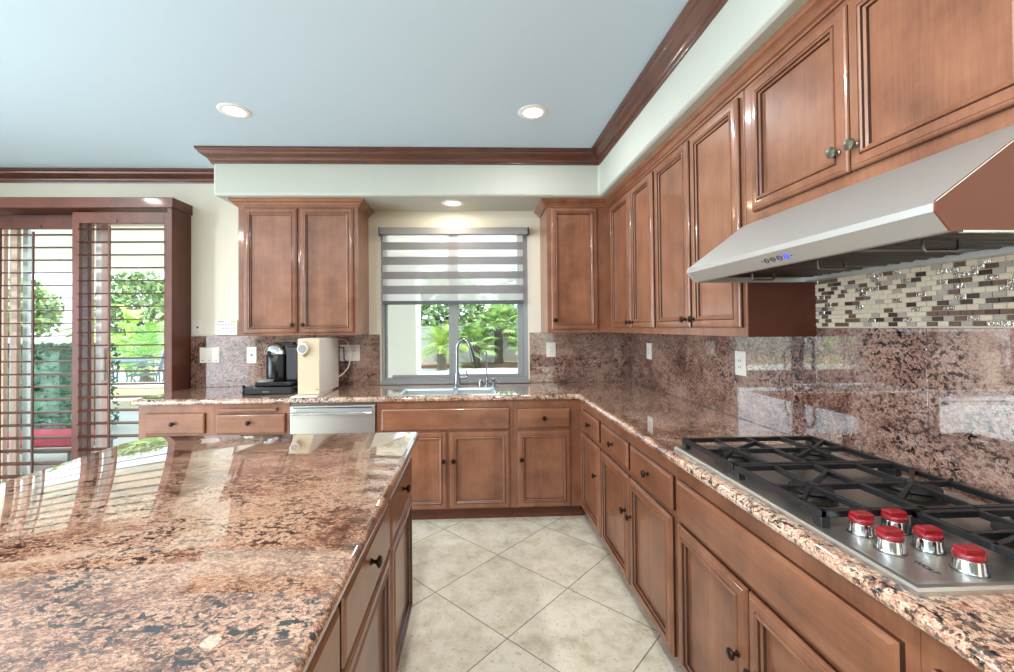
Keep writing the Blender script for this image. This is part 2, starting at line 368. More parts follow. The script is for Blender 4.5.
# ------------------------------------------------------------------ cabinets
DOORP = [(0, 0), (0, .009), (.002, .0135), (.006, .0165), (.0105, .0175), (.012, .0195), (.015, .020), (.034, .020), (.0355, .0175), (.037, .0175), (.0385, .0225), (.043, .024), (.047, .0215), (.0485, .015), (.055, .0115), (.0570, .004), (.061, .0038)]
DGL = (0, 7, 8, 12, 14)
SLABP = [(0, 0), (0, .011), (.003, .0165), (.008, .0185), (.011, .020), (.014, .020)]
KN = {}
def knob_mesh(N, m):
    k = (N, m.name)
    if k not in KN:
        mb = MB().lathe([(.009, 0), (.009, .003), (.0055, .006), (.005, .013), (.008, .016), (.0155, .020), (.0165, .024), (.014, .028), (.007, .030), (.001, .0305)], (0, 0, 0), N, 16)
        KN[k] = mesh_of('knob', mb, m, (0, 0, 0))
    return KN[k]
def front(kind, parent, face, a, b, z0, z1, at, knob=None, m=None, km=BRONZE):
    """door or drawer front; face: 'x' looks to -X (at=plane of the frame), 'y' looks to -Y, '+x' looks to +X; a,b along the run"""
    prof = DOORP if kind == 'door' else SLABP
    mb = MB(); a, b = min(a, b), max(a, b)
    if face == 'x': N = (-1, 0, 0); o = (at, a, z0); U = (0, 1, 0)
    elif face == '+x': N = (1, 0, 0); o = (at, a, z0); U = (0, 1, 0)
    else: N = (0, -1, 0); o = (a, at, z0); U = (1, 0, 0)
    mb.loops(o, U, (0, 0, 1), N, b-a, z1-z0, prof)
    if True:
        for q in (DGL if kind == 'door' else (0,)):
            for k_ in range(4): mb.m[q*4+k_] = 1
    if m is None: m = WOOD if kind == 'door' else (WOODX if face == 'y' else WOODY)
    d = O(kind, mb, [m, GLAZE], parent, ang=.35)
    if knob:
        ka, kz = knob
        hgt = .02
        pt = (at+N[0]*hgt, ka, kz) if face != 'y' else (ka, at+N[1]*hgt, kz)
        inst('knob', knob_mesh(N, km), d, pt)
    return d
GB = 'base cabinets under the counter'; GU = 'wall cabinets'; GI = 'island cabinets'
FY, FX = 3.086, .782                       # face frames of the back run and of the right run
def open_body(x0, x1, y0, y1, z0, z1):
    t = .018
    return MB().box(x0, x0+t, y0, y1, z0, z1).box(x1-t, x1, y0, y1, z0, z1).box(x0+t, x1-t, y0, y0+t, z0, z1).box(x0+t, x1-t, y1-t, y1, z0, z1).box(x0+t, x1-t, y0+t, y1-t, z0, z0+t)
def base_y(name, label, x0, x1, closed=True):
    t = T(name, label, 'cabinet', ((x0+x1)/2, (FY+3.69)/2, 0), GB)
    O('body', bx(x0+.0005, x1-.0005, FY, 3.69, .1, .8735) if closed else open_body(x0+.0005, x1-.0005, FY, 3.69, .1, .8735), WOOD, t)
    O('toe_kick', bx(x0+.001, min(x1, .812)-.001, 3.15, 3.17, .0005, .0995), KICK, t)
    return t
c = base_y('base_cabinet', 'brown wooden drawer base at the left end of the counter, beside the shutters', -2.345, -1.822)
front('drawer', c, 'y', -2.293, -1.884, .672, .815, FY, (-2.095, .745)); front('door', c, 'y', -2.293, -1.884, .108, .655, FY, (-1.93, .44))
c = base_y('base_cabinet', 'brown wooden drawer base with pull-out board, left of the dishwasher', -1.822, -1.30)
front('drawer', c, 'y', -1.806, -1.326, .666, .803, FY, (-1.575, .745)); front('door', c, 'y', -1.806, -1.326, .108, .65, FY, (-1.38, .44))
O('pull_out_board', bx(-1.79, -1.385, 3.058, 3.0855, .824, .843), WOODX, c, bev=.003)
c = base_y('sink_base_cabinet', 'brown wooden double-door sink base under the kitchen window', -.69, .29, closed=False)
front('drawer', c, 'y', -.655, .263, .668, .822, FY); O('center_stile', bx(-.194, -.166, FY-.001, FY+.01, .1, .66), WOOD, c)
front('door', c, 'y', -.655, -.190, .106, .652, FY, (-.213, .45)); front('door', c, 'y', -.172, .262, .106, .652, FY, (-.143, .45))
c = base_y('corner_base_cabinet', 'brown wooden one-door base in the inner corner, right of the sink', .29, 1.38)
front('drawer', c, 'y', .32, .702, .672, .812, FY, (.508, .745)); front('door', c, 'y', .318, .702, .106, .653, FY, (.342, .45))

def base_x(name, label, y0, y1):
    t = T(name, label, 'cabinet', ((FX+1.38)/2, (y0+y1)/2, 0), GB)
    O('body', bx(FX, 1.38, y0+.0005, y1-.0005, .1, .8735), WOOD, t)
    O('toe_kick', bx(.845, .865, y0+.001, y1-.001, .0005, .0995), KICK, t)
    return t
c = base_x('base_cabinet', 'narrow brown base with one drawer over one door, next to the inner corner', 2.567, 3.085)
front('drawer', c, 'x', 2.60, 3.005, .683, .816, FX, (2.78, .752)); front('door', c, 'x', 2.59, 3.035, .112, .652, FX, (2.64, .47))
c = base_x('base_cabinet', 'wide brown base with two drawers over two doors, left of the cooktop base', 1.612, 2.567)
front('drawer', c, 'x', 2.108, 2.548, .683, .816, FX, (2.325, .752)); front('drawer', c, 'x', 1.636, 2.072, .683, .816, FX, (1.85, .752))
front('door', c, 'x', 2.108, 2.56, .112, .652, FX, (2.14, .47)); front('door', c, 'x', 1.648, 2.09, .112, .652, FX, (2.06, .47))
c = base_x('cooktop_base_cabinet', 'brown two-door base with one long blank front, right under the gas cooktop', .73, 1.612)
front('drawer', c, 'x', .757, 1.594, .672, .818, FX); front('door', c, 'x', 1.19, 1.598, .112, .652, FX, (1.225, .445)); front('door', c, 'x', .757, 1.182, .112, .652, FX, (1.147, .445))
c = base_x('base_cabinet', 'brown drawer base at the near end of the counter, past the cooktop', .08, .73)
front('drawer', c, 'x', .105, .70, .683, .816, FX, (.40, .752)); front('door', c, 'x', .105, .70, .112, .652, FX, (.66, .47))

# island
FI = -.305
isl = [(1.483, 2.0, 'brown island cabinet at the far end, facing the cooktop side'), (.94, 1.483, 'brown island cabinet second from the far end of the island'), (.40, .94, 'brown island cabinet third from the far end, by the bottom edge'), (-.16, .40, 'brown island cabinet at the near end of the island')]
for i, (y0, y1, lb) in enumerate(isl):
    t = T('island_cabinet', lb, 'cabinet', (-.87, (y0+y1)/2, 0), GI)
    O('body', bx(-1.44, FI, y0+.0005, y1-.0005, .1, .8735), WOOD, t); O('toe_kick', bx(-1.38, -.37, y0+.001, min(y1, 1.94)-.001, .0005, .0995), KICK, t)
    a, b = y0+.018, y1-.008 if i else 2.0-.0
    front('drawer', t, '+x', a, b-.003, .65, .808, FI, ((a+b)/2-.02, .755)); front('door', t, '+x', a, b-.003, .113, .64, FI)
def arc(cx_, cy_, r, a0, a1, n=8): return [(cx_+r*math.cos(R(a0+(a1-a0)*i/n)), cy_+r*math.sin(R(a0+(a1-a0)*i/n))) for i in range(n+1)]
def bullnose(mb, poly, z0, z1):             # slab whose whole outline is rounded; poly clockwise so that out is to the left reversed
    r = (z1-z0)/2; zc = (z0+z1)/2; n = 8
    prof = [(-r+r*math.cos(R(-90+180*i/n)), zc+r*math.sin(R(-90+180*i/n))) for i in range(n+1)]
    P_ = [Vector(p_) for p_ in poly]; k = len(P_); rg = [[] for _ in prof]
    for i in range(k):
        d0 = (P_[i]-P_[i-1]).normalized(); d1_ = (P_[(i+1) % k]-P_[i]).normalized()
        n0 = Vector((d0.y, -d0.x)); n1 = Vector((d1_.y, -d1_.x)); m_ = (n0+n1)/(1+n0.dot(n1))
        for j, (o, z) in enumerate(prof): rg[j].append((P_[i].x+m_.x*o, P_[i].y+m_.y*o, z))
    mb.rings(rg, True, True, True); return mb
ip = [(-.252, -.2)]+arc(-.272, 2.010, .02, 0, 90, 5)+arc(-1.38, 1.887, .14, 90, 175, 8)+[(-1.535, 1.40), (-1.54, -.2)]
tag(O('island_countertop', bullnose(MB(), ip, .874, .914), GRAN_I, ang=1.2), 'polished pink and brown granite slab on top of the kitchen island', 'countertop')

# main countertop with the sink cut-out
r = .02
SX0, SX1, SY0, SY1 = -.545, .172, 3.112, 3.462
front_path = [(-2.395, 3.47)]+arc(-2.355, 3.089, .04, 180, 270, 6)+arc(.728, 3.029, .02, 90, 0, 4)+[(.748, .05)]
mb = MB()
inner = [(-2.375, 3.47)]+arc(-2.355, 3.089, .02, 180, 270, 6)+arc(.728, 3.029, .04, 90, 0, 4)+[(.768, .05), (1.384, .05), (1.384, 3.695)]
inner += [(-.1898, 3.695), (-.1898, SY1), (SX1, SY1), (SX1, SY0), (SX0, SY0), (SX0, SY1), (-.19, SY1), (-.19, 3.695), (-2.375, 3.695)]
mb.prism(inner, .874, .914)
n = 8
mb.sweep(front_path, [(-r+r*math.cos(R(-90+180*i/n)), .894+r*math.sin(R(-90+180*i/n))) for i in range(n+1)])
tag(O('countertop', mb, GRAN_C, ang=1.0), 'L-shaped polished granite counter running under the window and cooktop', 'countertop')

# splashes
tag(O('granite_backsplash', bx(-2.382, -.797, 3.696, 3.709, .9145, 1.347), GRAN_S, bev=.002), 'granite backsplash behind the coffee machine, left of the window', 'backsplash', 'granite backsplash slabs')
tag(O('granite_backsplash', bx(.495, 1.3845, 3.696, 3.709, .9145, 1.349), GRAN_S, bev=.002), 'granite backsplash between the window and the inner corner', 'backsplash', 'granite backsplash slabs')
b1 = tag(O('granite_backsplash', MB().box(1.385, 1.399, 1.2558, 3.695, .9145, 1.384).box(1.385, 1.399, .05, 1.2546, .9145, 1.384), GRAN_S, bev=.001), 'long granite backsplash behind the cooktop on the right wall', 'backsplash', 'granite backsplash slabs')
rnd = random.Random(3)
mo = MB(); mo.box(1.388, 1.399, .40, 1.676, 1.3845, 1.64); mo.cur = 0
z = 1.390; row = 0
while z < 1.635:
    y = 1.674-(row % 2)*.0142
    if row % 2: y = 1.6735
    while y > .41:
        L_ = .0135 if (row % 2 and y > 1.673) else .0285; q = rnd.random()
        mo.cur = 1 if q < .50 else 2 if q < .66 else 3 if q < .80 else 4 if q < .91 else 5
        y0 = max(y-L_, .40)
        mo.loops((1.388, y0, z), (0, 1, 0), (0, 0, 1), (-1, 0, 0), y-y0, .0138, [(0, 0), (0, .0028), (.0012, .004)], False)
        y = y0-.0016
    z += .0154; row += 1
MGR = mat('mosaic_grout', (196, 186, 166), .8); M1 = mat('mosaic_cream', (212, 198, 174), .35); M2 = mat('mosaic_brown', (104, 82, 66), .15, coat=.5)
M3 = mat('mosaic_silver', (222, 216, 206), .16, 1, bump=(130, .9, .004)); M4 = mat('mosaic_grey', (170, 160, 146), .2, coat=.4); M5 = mat('mosaic_umber', (66, 50, 42), .12, coat=.6)
tag(O('mosaic_backsplash', mo, [MGR, M1, M2, M3, M4, M5], smooth=False), 'mosaic strip of small cream, brown and silver tiles under the range hood', 'backsplash')

# wall cabinets
t = T('wall_cabinet', 'two-door brown wall cabinet above the coffee machine, left of the window', 'cabinet', (-1.35, 3.54, 1.35), GU)
O('body', bx(-1.812, -.89, 3.372, 3.705, 1.35, 2.406), WOOD, t, bev=.002)
front('door', t, 'y', -1.766, -1.357, 1.369, 2.342, 3.372, (-1.388, 1.432)); front('door', t, 'y', -1.336, -.925, 1.369, 2.342, 3.372, (-1.308, 1.432))
CC = [(0, 2.352), (.007, 2.352), (.009, 2.360), (.018, 2.365), (.022, 2.374), (.034, 2.384), (.044, 2.389), (.047, 2.396), (.050, 2.399), (.050, 2.4085), (0, 2.4085)]
O('crown', MB().sweep([(-1.813, 3.70), (-1.813, 3.3715), (-.889, 3.3715), (-.889, 3.70)], CC), WOODX, t)
t = T('wall_cabinet', 'single-door brown wall cabinet between the window and the inner corner', 'cabinet', (.85, 3.54, 1.35), GU)
O('body', bx(.597, 1.1045, 3.372, 3.705, 1.35, 2.406), WOOD, t, bev=.002); front('door', t, 'y', .628, 1.002, 1.376, 2.348, 3.372, (.652, 1.45))
t = T('wall_cabinet', 'brown two-door wall cabinet nearest the inner corner on the cooktop wall', 'cabinet', (1.25, 2.95, 1.35), GU)
O('body', bx(1.105, 1.399, 2.515, 3.705, 1.35, 2.406), WOOD, t, bev=.002)
front('door', t, 'x', 2.895, 3.318, 1.388, 2.335, 1.105, (2.92, 1.425)); front('door', t, 'x', 2.535, 2.875, 1.388, 2.335, 1.105, (2.85, 1.425))
t = T('wall_cabinet', 'brown two-door wall cabinet just left of the range hood', 'cabinet', (1.25, 2.1, 1.35), GU)
O('body', bx(1.105, 1.399, 1.6775, 2.514, 1.35, 2.406), WOOD, t, bev=.002); O('end_panel', bx(1.106, 1.398, 1.6725, 1.677, 1.351, 2.405), ENDP, t)
front('door', t, 'x', 2.105, 2.494, 1.388, 2.332, 1.105, (2.135, 1.43)); front('door', t, 'x', 1.70, 2.082, 1.388, 2.332, 1.105, (2.05, 1.43))
t = T('over_hood_cabinet', 'short brown two-door cabinet directly above the range hood', 'cabinet', (1.25, 1.2, 1.795), GU)
O('body', bx(1.105, 1.399, .735, 1.672, 1.799, 2.406), WOOD, t, bev=.002)
front('door', t, 'x', 1.19, 1.618, 1.838, 2.328, 1.105, (1.217, 1.905), km=PEWTER); front('door', t, 'x', .762, 1.184, 1.838, 2.328, 1.105, (1.157, 1.905), km=PEWTER)
tag(O('cabinet_crown_molding', MB().sweep([(.596, 3.70), (.596, 3.3715), (1.1045, 3.3715), (1.1045, .735)], CC), WOODY), 'brown wood crown molding along the top of the right-hand wall cabinets', 'molding')

# ------------------------------------------------------------------ range hood
t = T('range_hood', 'stainless steel range hood with brown side, over the gas cooktop', 'range hood', (1.15, 1.209, 1.57))
HY0, HY1 = .753, 1.665
shell = MB()
outer = [(1.382, 1.796), (1.088, 1.796), (.856, 1.622), (.855, 1.606), (.884, 1.570), (.902, 1.570), (.902, 1.584), (.875, 1.608), (.878, 1.616), (1.092, 1.780), (1.382, 1.780)]
shell.prismY(outer, HY0+.004, HY1-.004)
shell.box(1.33, 1.381, HY0+.004, HY1-.004, 1.572, 1.60).box(1.372, 1.381, HY0+.004, HY1-.004, 1.60, 1.78)
O('canopy', shell, HOODS, t, bev=.0015)
side = [(1.382, 1.796), (1.088, 1.796), (.8545, 1.6225), (.8535, 1.6055), (.883, 1.5685), (1.382, 1.5685)]
O('side_panel', MB().prismY(side, HY0, HY0+.004), HOODSIDE, t); O('side_panel', MB().prismY(side, HY1-.004, HY1), STEEL, t)
O('edge_strip', MB().bar((.8545, HY0+.002, 1.6235), (1.086, HY0+.002, 1.795), .005, .002).bar((.905, HY0+.003, 1.568), (1.38, HY0+.003, 1.568), .008, .004), STEEL2, t)
for i in range(3):
    y1 = HY1-.02-i*.292; y0 = y1-.286
    f = MB().box(.906, 1.328, y0, y0+.012, 1.588, 1.598).box(.906, 1.328, y1-.012, y1, 1.588, 1.598).box(.906, .918, y0, y1, 1.588, 1.598).box(1.316, 1.328, y0, y1, 1.588, 1.598)
    k = 6; f.cur = 1
    for j in range(k):
        yc = y0+.02+(y1-y0-.04)*(j+.5)/k
        f.tube([(.915, yc, 1.594), (1.318, yc, 1.594)], .0115, 8)
    f.cur = 2; f.box(.906, 1.328, y0, y1, 1.604, 1.606)
    fo = O('baffle_filter', f, [STEELD, BAFF, BLACKM], t)
    yc = (y0+y1)/2
    for xh in (1.05,):
        O('handle', MB().tube([(xh-.04, yc, 1.59), (xh-.04, yc, 1.566), (xh-.036, yc, 1.562), (xh+.036, yc, 1.562), (xh+.04, yc, 1.566), (xh+.04, yc, 1.59)], .004, 6), STEELD, fo)
nrm = Vector((-.036, 0, -.029)).normalized(); cp = Vector((.8695, 1.20, 1.588))
uy = Vector((0, 1, 0)); uz = nrm.cross(uy)
cpn = MB()
for i, dy in enumerate((-.052, -.026, 0, .026)):
    cpn.cur = 1 if i == 0 else 0
    pts = [cp+nrm*.001+uy*(dy+.008*math.cos(2*PI*k/14))+uz*.007*math.sin(2*PI*k/14) for k in range(15)]
    cpn.tube(pts, .0014, 5)
    cpn.bar(cp+nrm*.001+uy*(dy-.004), cp+nrm*.001+uy*(dy+.004), .0015, .0015)
cpn.cur = 0
for dy in (-.072, .046): cpn.lathe([(.0022, 0), (.0022, .001)], cp+uy*dy+nrm*.0005, nrm, 8)
O('control_buttons', cpn, [DARKG, BLUEL], t)

# ------------------------------------------------------------------ gas cooktop
CX0, CX1, CY0, CY1, CZ = .785, 1.335, .735, 1.652, .914
t = T('gas_cooktop', 'stainless gas cooktop with black grates and red knobs set in the counter', 'cooktop', (1.06, 1.19, CZ))
O('tray', MB().loops((CX0, CY0, CZ+.0003), (1, 0, 0), (0, 1, 0), (0, 0, 1), CX1-CX0, CY1-CY0, [(0, 0), (0, .008), (.004, .013), (.012, .0145), (.016, .013), (.03, .0115)]), STEEL, t, ang=.5)
burn = [(.915, 1.475, .042), (1.20, 1.475, .042), (.915, 1.135, .042), (1.20, 1.135, .05), (1.175, .86, .05)]
for (x, y, rr) in burn:
    b = O('burner', MB().lathe([(rr*1.35, 0), (rr*1.45, .004), (rr*1.1, .006), (rr*1.05, .018), (rr*.9, .022)], (x, y, CZ+.0115), (0, 0, 1), 24), mat('burner_ring', (58, 54, 48), .4, .6), t)
    O('burner_cap', MB().lathe([(rr*1.15, 0), (rr*1.22, .003), (rr*1.2, .009), (rr*.9, .0125), (.001, .013)], (x, y, CZ+.034), (0, 0, 1), 24), BLACKM, b)
def grate(x0, x1, y0, y1, centres):
    mb = MB(); zt = CZ+.050; h = .016; w = .014; zc = zt-h/2
    mb.bar((x0, y0+w/2, zc), (x1, y0+w/2, zc), w, h).bar((x0, y1-w/2, zc), (x1, y1-w/2, zc), w, h)
    mb.bar((x0+w/2, y0, zc), (x0+w/2, y1, zc), w, h).bar((x1-w/2, y0, zc), (x1-w/2, y1, zc), w, h)
    for fx in (x0+.01, x1-.01):
        for fy in (y0+.012, y1-.012): mb.obox((fx, fy, CZ+.023), (.011, 0, 0), (0, .014, 0), (0, 0, .0115))
    if len(centres) > 1:
        xm = (centres[0][0]+centres[1][0])/2
        mb.bar((xm, y0, zc), (xm, y1, zc), w, h)
    xl = [x0]+([(centres[0][0]+centres[1][0])/2] if len(centres) > 1 else [])+[x1]
    for i, (cx_, cy_) in enumerate(centres):
        xa, xb = xl[i], xl[i+1]
        ym0, ym1 = y0, y1
        for (px, py) in [((xa+xb)/2, y0), ((xa+xb)/2, y1), (xa, (y0+y1)/2), (xb, (y0+y1)/2), (xa, y0+.06), (xb, y1-.06)]:
            d = Vector((px-cx_, py-cy_, 0)); u = d.normalized(); a = Vector((cx_, cy_, 0))+u*.024; b = Vector((px, py, 0))
            mb.bar((a.x, a.y, zc), (b.x, b.y, zc), .010, h)
            mb.obox((a.x, a.y, zc-.004), u*.008, Vector((-u.y, u.x, 0))*.006, (0, 0, .012))
    return mb
for g, lab in [((.808, 1.322, 1.312, 1.632, [(.915, 1.475), (1.20, 1.475)]), 1), ((.808, 1.322, .972, 1.306, [(.915, 1.135), (1.20, 1.135)]), 1), ((1.02, 1.322, .748, .966, [(1.175, .86)]), 1)]:
    O('grate', grate(*g), IRON, t, bev=.0015)
for (x, y) in [(.876, .941), (.961, .949), (.867, .867), (.95, .867), (.943, .787)]:
    kz = CZ+.0115
    kb = MB().rings([[(x+(rr+(dr if k_ % 2 else 0))*math.cos(2*PI*k_/40), y+(rr+(dr if k_ % 2 else 0))*math.sin(2*PI*k_/40), kz+zz_) for k_ in range(40)] for rr, dr, zz_ in [(.0245, 0, 0), (.0245, 0, .003), (.0238, -.0014, .005), (.0222, -.0014, .023), (.020, 0, .026)]])
    ko = O('control_knob', kb, STEEL2, t)
    rk = MB().lathe([(.0215, 0), (.0235, .003), (.0235, .008), (.021, .012), (.001, .0125)], (x, y, kz+.0255), (0, 0, 1), 28)
    rk.loops((x-.0205, y-.0125, kz+.034), (1, 0, 0), (0, 1, 0), (0, 0, 1), .041, .025, [(0, 0), (.001, .010), (.004, .0135)])
    O('red_cap', rk, RED, ko, bev=.001)
    O('skirt', MB().lathe([(.027, 0), (.027, .0015), (.024, .0018)], (x, y, kz+.0002), (0, 0, 1), 28), STEELD, ko)
cu = bpy.data.curves.new('lettering', 'FONT'); cu.body = 'WOLF'; cu.size = .016; cu.extrude = .0003
to = bpy.data.objects.new('tmp_lettering', cu); COL.objects.link(to)
bpy.context.view_layer.update()
me = bpy.data.meshes.new_from_object(to.evaluated_get(bpy.context.evaluated_depsgraph_get())); bpy.data.objects.remove(to)
me.transform(Matrix.Rotation(R(-90), 4, 'Z')); me.materials.clear(); me.materials.append(DARKG)
lo = bpy.data.objects.new('logo_lettering', me); COL.objects.link(lo); lo.parent = t; WO[lo] = (0, 0, 0)
lo.location = (.870-1.06, .826-1.19, .0122)

# ------------------------------------------------------------------ dishwasher
t = T('dishwasher', 'stainless steel dishwasher under the counter, left of the sink base', 'dishwasher', (-.995, 3.38, 0))
O('tub', bx(-1.296, -.694, 3.095, 3.68, .1, .868), STEELD, t); O('toe_panel', bx(-1.296, -.694, 3.14, 3.16, .001, .099), BLACKM, t)
O('door_panel', bx(-1.292, -.698, 3.066, 3.094, .112, .853), STEEL, t, bev=.004)
O('handle', MB().tube([(-1.272, 3.028, .806), (-.712, 3.028, .806)], .011, 12).box(-1.262, -1.242, 3.028, 3.0658, .798, .814).box(-.742, -.722, 3.028, 3.0658, .798, .814), STEEL2, t)
O('control_strip', bx(-1.27, -.72, 3.0648, 3.066, .836, .846), STEELD, t)

# ------------------------------------------------------------------ sink and taps
SINKM = mat('sink_steel', (196, 204, 206), .3, .85)
t = T('kitchen_sink', 'double-bowl stainless steel sink set in the counter below the window', 'sink', (-.19, 3.29, .70))
def bowl(x0, x1, y0, y1, zt, zb):
    m_ = MB(); w, h = x1-x0, y1-y0
    m_.loops((x0, y0, zt), (1, 0, 0), (0, 1, 0), (0, 0, 1), w, h, [(-.002, -.012), (-.002, 0), (.004, .001), (.010, -.004), (.012, -.02), (.020, zb-zt+.03), (.030, zb-zt+.008), (.05, zb-zt)], False); return m_
b = O('bowl', bowl(SX0+.004, -.148, SY0+.004, SY1-.004, .9148, .72), SINKM, t, recalc=False, ang=.9)
O('drain', MB().lathe([(.04, 0), (.038, .003), (.02, .002), (.001, .001)], (-.35, 3.32, .7205), (0, 0, 1), 20), STEELD, b)
b = O('bowl', bowl(-.128, SX1-.004, SY0+.004, SY1-.004, .9148, .76), SINKM, t, recalc=False, ang=.9)
O('drain', MB().lathe([(.04, 0), (.038, .003), (.02, .002), (.001, .001)], (.02, 3.32, .7605), (0, 0, 1), 20), STEELD, b)
O('divider', bx(-.146, -.130, SY0+.003, SY1-.003, .80, .9155), SINKM, t, bev=.004)
t = T('kitchen_faucet', 'tall gooseneck pull-down faucet standing behind the sink', 'faucet', (-.13, 3.535, .914))
O('base', MB().lathe([(.032, .0005), (.032, .008), (.026, .012), (.024, .10), (.020, .115)], (-.13, 3.535, .914), (0, 0, 1), 20), GUNM, t)
neck = [(-.13, 3.535, 1.02), (-.13, 3.535, 1.20)]+[(-.075-.055*math.cos(R(a)), 3.535-.025*(a/160), 1.215+.085*math.sin(R(a))) for a in range(0, 161, 16)]
O('neck', MB().tube(neck, .0135, 12), GUNM, t)
e = neck[-1]; O('spray_head', MB().tube([e, (e[0]+.02, e[1]-.006, e[2]-.07), (e[0]+.034, e[1]-.01, e[2]-.125), (e[0]+.036, e[1]-.01, e[2]-.132)], [.0135, .018, .021, .014], 12), mat('faucet_head', (92, 98, 102), .3, .9), t)
O('lever', MB().tube([(-.108, 3.535, .985), (-.075, 3.535, .985), (-.05, 3.53, .99), (-.045, 3.525, 1.0), (-.055, 3.52, 1.045)], [.014, .012, .009, .007, .005], 8), GUNM, t)
t = T('filter_tap', 'thin tall drinking-water tap to the right of the faucet', 'tap', (.115, 3.545, .914))
O('base', MB().lathe([(.02, .0005), (.02, .006), (.012, .01), (.012, .05), (.007, .055)], (.115, 3.545, .914), (0, 0, 1), 14), GUNM, t)
O('spout', MB().tube([(.115, 3.545, .96), (.115, 3.545, 1.16), (.112, 3.535, 1.19), (.102, 3.515, 1.205), (.088, 3.49, 1.20), (.078, 3.475, 1.18)], .0055, 8), GUNM, t)
O('lever', MB().tube([(.115, 3.545, .955), (.14, 3.54, .962)], .004, 6), GUNM, t)
def fitting(name, label, x, y, prof, mm, arm=None):
    t = T(name, label, 'tap fitting', (x, y, .914))
    O('body', MB().lathe(prof, (x, y, .9145), (0, 0, 1), 16), mm, t)
    if arm: O('spout', MB().tube(arm, .006, 8), mm, t)
    return t
fitting('air_gap_cap', 'short metal air-gap cap between the faucet and the drinking tap', .062, 3.54, [(.02, 0), (.02, .045), (.016, .052), (.001, .054)], GUNM)
fitting('soap_dispenser', 'soap pump with short spout at the right end of the sink', .172, 3.535, [(.02, 0), (.02, .006), (.014, .01), (.014, .045), (.018, .048), (.018, .062), (.001, .066)], GUNM, [(.172, 3.535, .965), (.19, 3.51, .966), (.205, 3.47, .955), (.207, 3.465, .945)])

# ------------------------------------------------------------------ counter appliances
t = T('capsule_drawer', 'black coffee capsule drawer under the coffee machine', 'drawer', (-1.53, 3.36, .914))
O('case', bx(-1.70, -1.345, 3.24, 3.50, .9145, .970), BLACK, t, bev=.008)
O('drawer_front', bx(-1.695, -1.35, 3.232, 3.2395, .918, .966), BLACKM, t, bev=.003)
O('emblem', bx(-1.565, -1.515, 3.2308, 3.2318, .932, .937), GREYP, t)
O('corner_post', bx(-1.712, -1.7005, 3.236, 3.26, .9145, .985), BLACK, t, bev=.003)
t = T('coffee_machine', 'black and chrome capsule coffee machine on the black drawer', 'coffee machine', (-1.52, 3.38, .9705))
O('base', bx(-1.64, -1.37, 3.275, 3.49, .9707, 1.003), BLACK, t, bev=.006)
O('drip_tray', MB().lathe([(.055, 0), (.055, .012), (.05, .014)], (-1.575, 3.315, 1.0033), (0, 0, 1), 24), GREYP, t)
O('column', MB().lathe([(.072, 0), (.075, .01), (.075, .195), (.072, .2)], (-1.53, 3.39, 1.003), (0, 0, 1), 28), BLACK, t)
O('chrome_head', MB().lathe([(.074, 0), (.078, .006), (.077, .03), (.066, .06), (.045, .080), (.02, .088), (.001, .089)], (-1.532, 3.38, 1.2035), (0, 0, 1), 28), CHROME, t)
O('spout', MB().box(-1.56, -1.53, 3.295, 3.318, 1.19, 1.235), BLACK, t, bev=.004)
O('lever', bx(-1.545, -1.40, 3.39, 3.45, 1.265, 1.297), BLACKM, t, bev=.008)
O('water_tank', bx(-1.447, -1.365, 3.36, 3.47, 1.0035, 1.262), mat('smoked_tank', (70, 70, 76), .15, coat=.4), t, bev=.012)
O('tank_lid', bx(-1.452, -1.36, 3.355, 3.475, 1.2625, 1.278), BLACKM, t, bev=.004)
t = T('water_dispenser', 'cream and white countertop water dispenser with round dial', 'water dispenser', (-1.18, 3.34, .914))
O('body', MB().loops((-1.262, 3.13, .924), (1, 0, 0), (0, 1, 0), (0, 0, 1), .16, .42, [(.006, 0), (0, .004), (0, .396), (.004, .404), (.01, .406)]), WHITEP, t)
O('front_panel', bx(-1.260, -1.104, 3.122, 3.1295, .926, 1.327), CREAMP, t, bev=.004)
d = O('dial', MB().lathe([(.036, 0), (.039, .004), (.039, .03), (.035, .034), (.001, .034)], (-1.214, 3.1218, 1.258), (0, -1, 0), 24), WHITEP, t)
O('dial_ring', MB().lathe([(.030, 0), (.030, .0015), (.016, .0025), (.001, .0025)], (-1.214, 3.0875, 1.258), (0, -1, 0), 24), GREYP, d)
O('nozzle', MB().lathe([(.012, 0), (.010, -.028), (.001, -.028)], (-1.209, 3.105, 1.228), (0, 0, 1), 12), GREYP, t)
O('drip_tray', bx(-1.285, -1.10, 3.055, 3.40, .9145, .9235), WHITEP, t, bev=.003)
O('emblem', bx(-1.225, -1.185, 3.1208, 3.1218, 1.304, 1.307), DARKG, t); O('mark', bx(-1.132, -1.112, 3.1208, 3.1218, .962, .966), DARKG, t)
O('water_hose', MB().tube([(-1.12, 3.5505, 1.30), (-1.09, 3.60, 1.315), (-1.055, 3.63, 1.29), (-1.03, 3.64, 1.23), (-1.03, 3.645, 1.15), (-1.05, 3.64, 1.07), (-1.085, 3.60, 1.02), (-1.11, 3.5505, 1.0)], .0055, 8), WHITEP, t)
O('power_cord', MB().tube([(-1.13, 3.551, 1.25), (-1.08, 3.62, 1.24), (-1.09, 3.66, 1.14), (-1.05, 3.66, 1.10), (-1.03, 3.65, 1.03), (-1.06, 3.63, .96), (-1.11, 3.551, .95)], .005, 8), BLACKM, t)

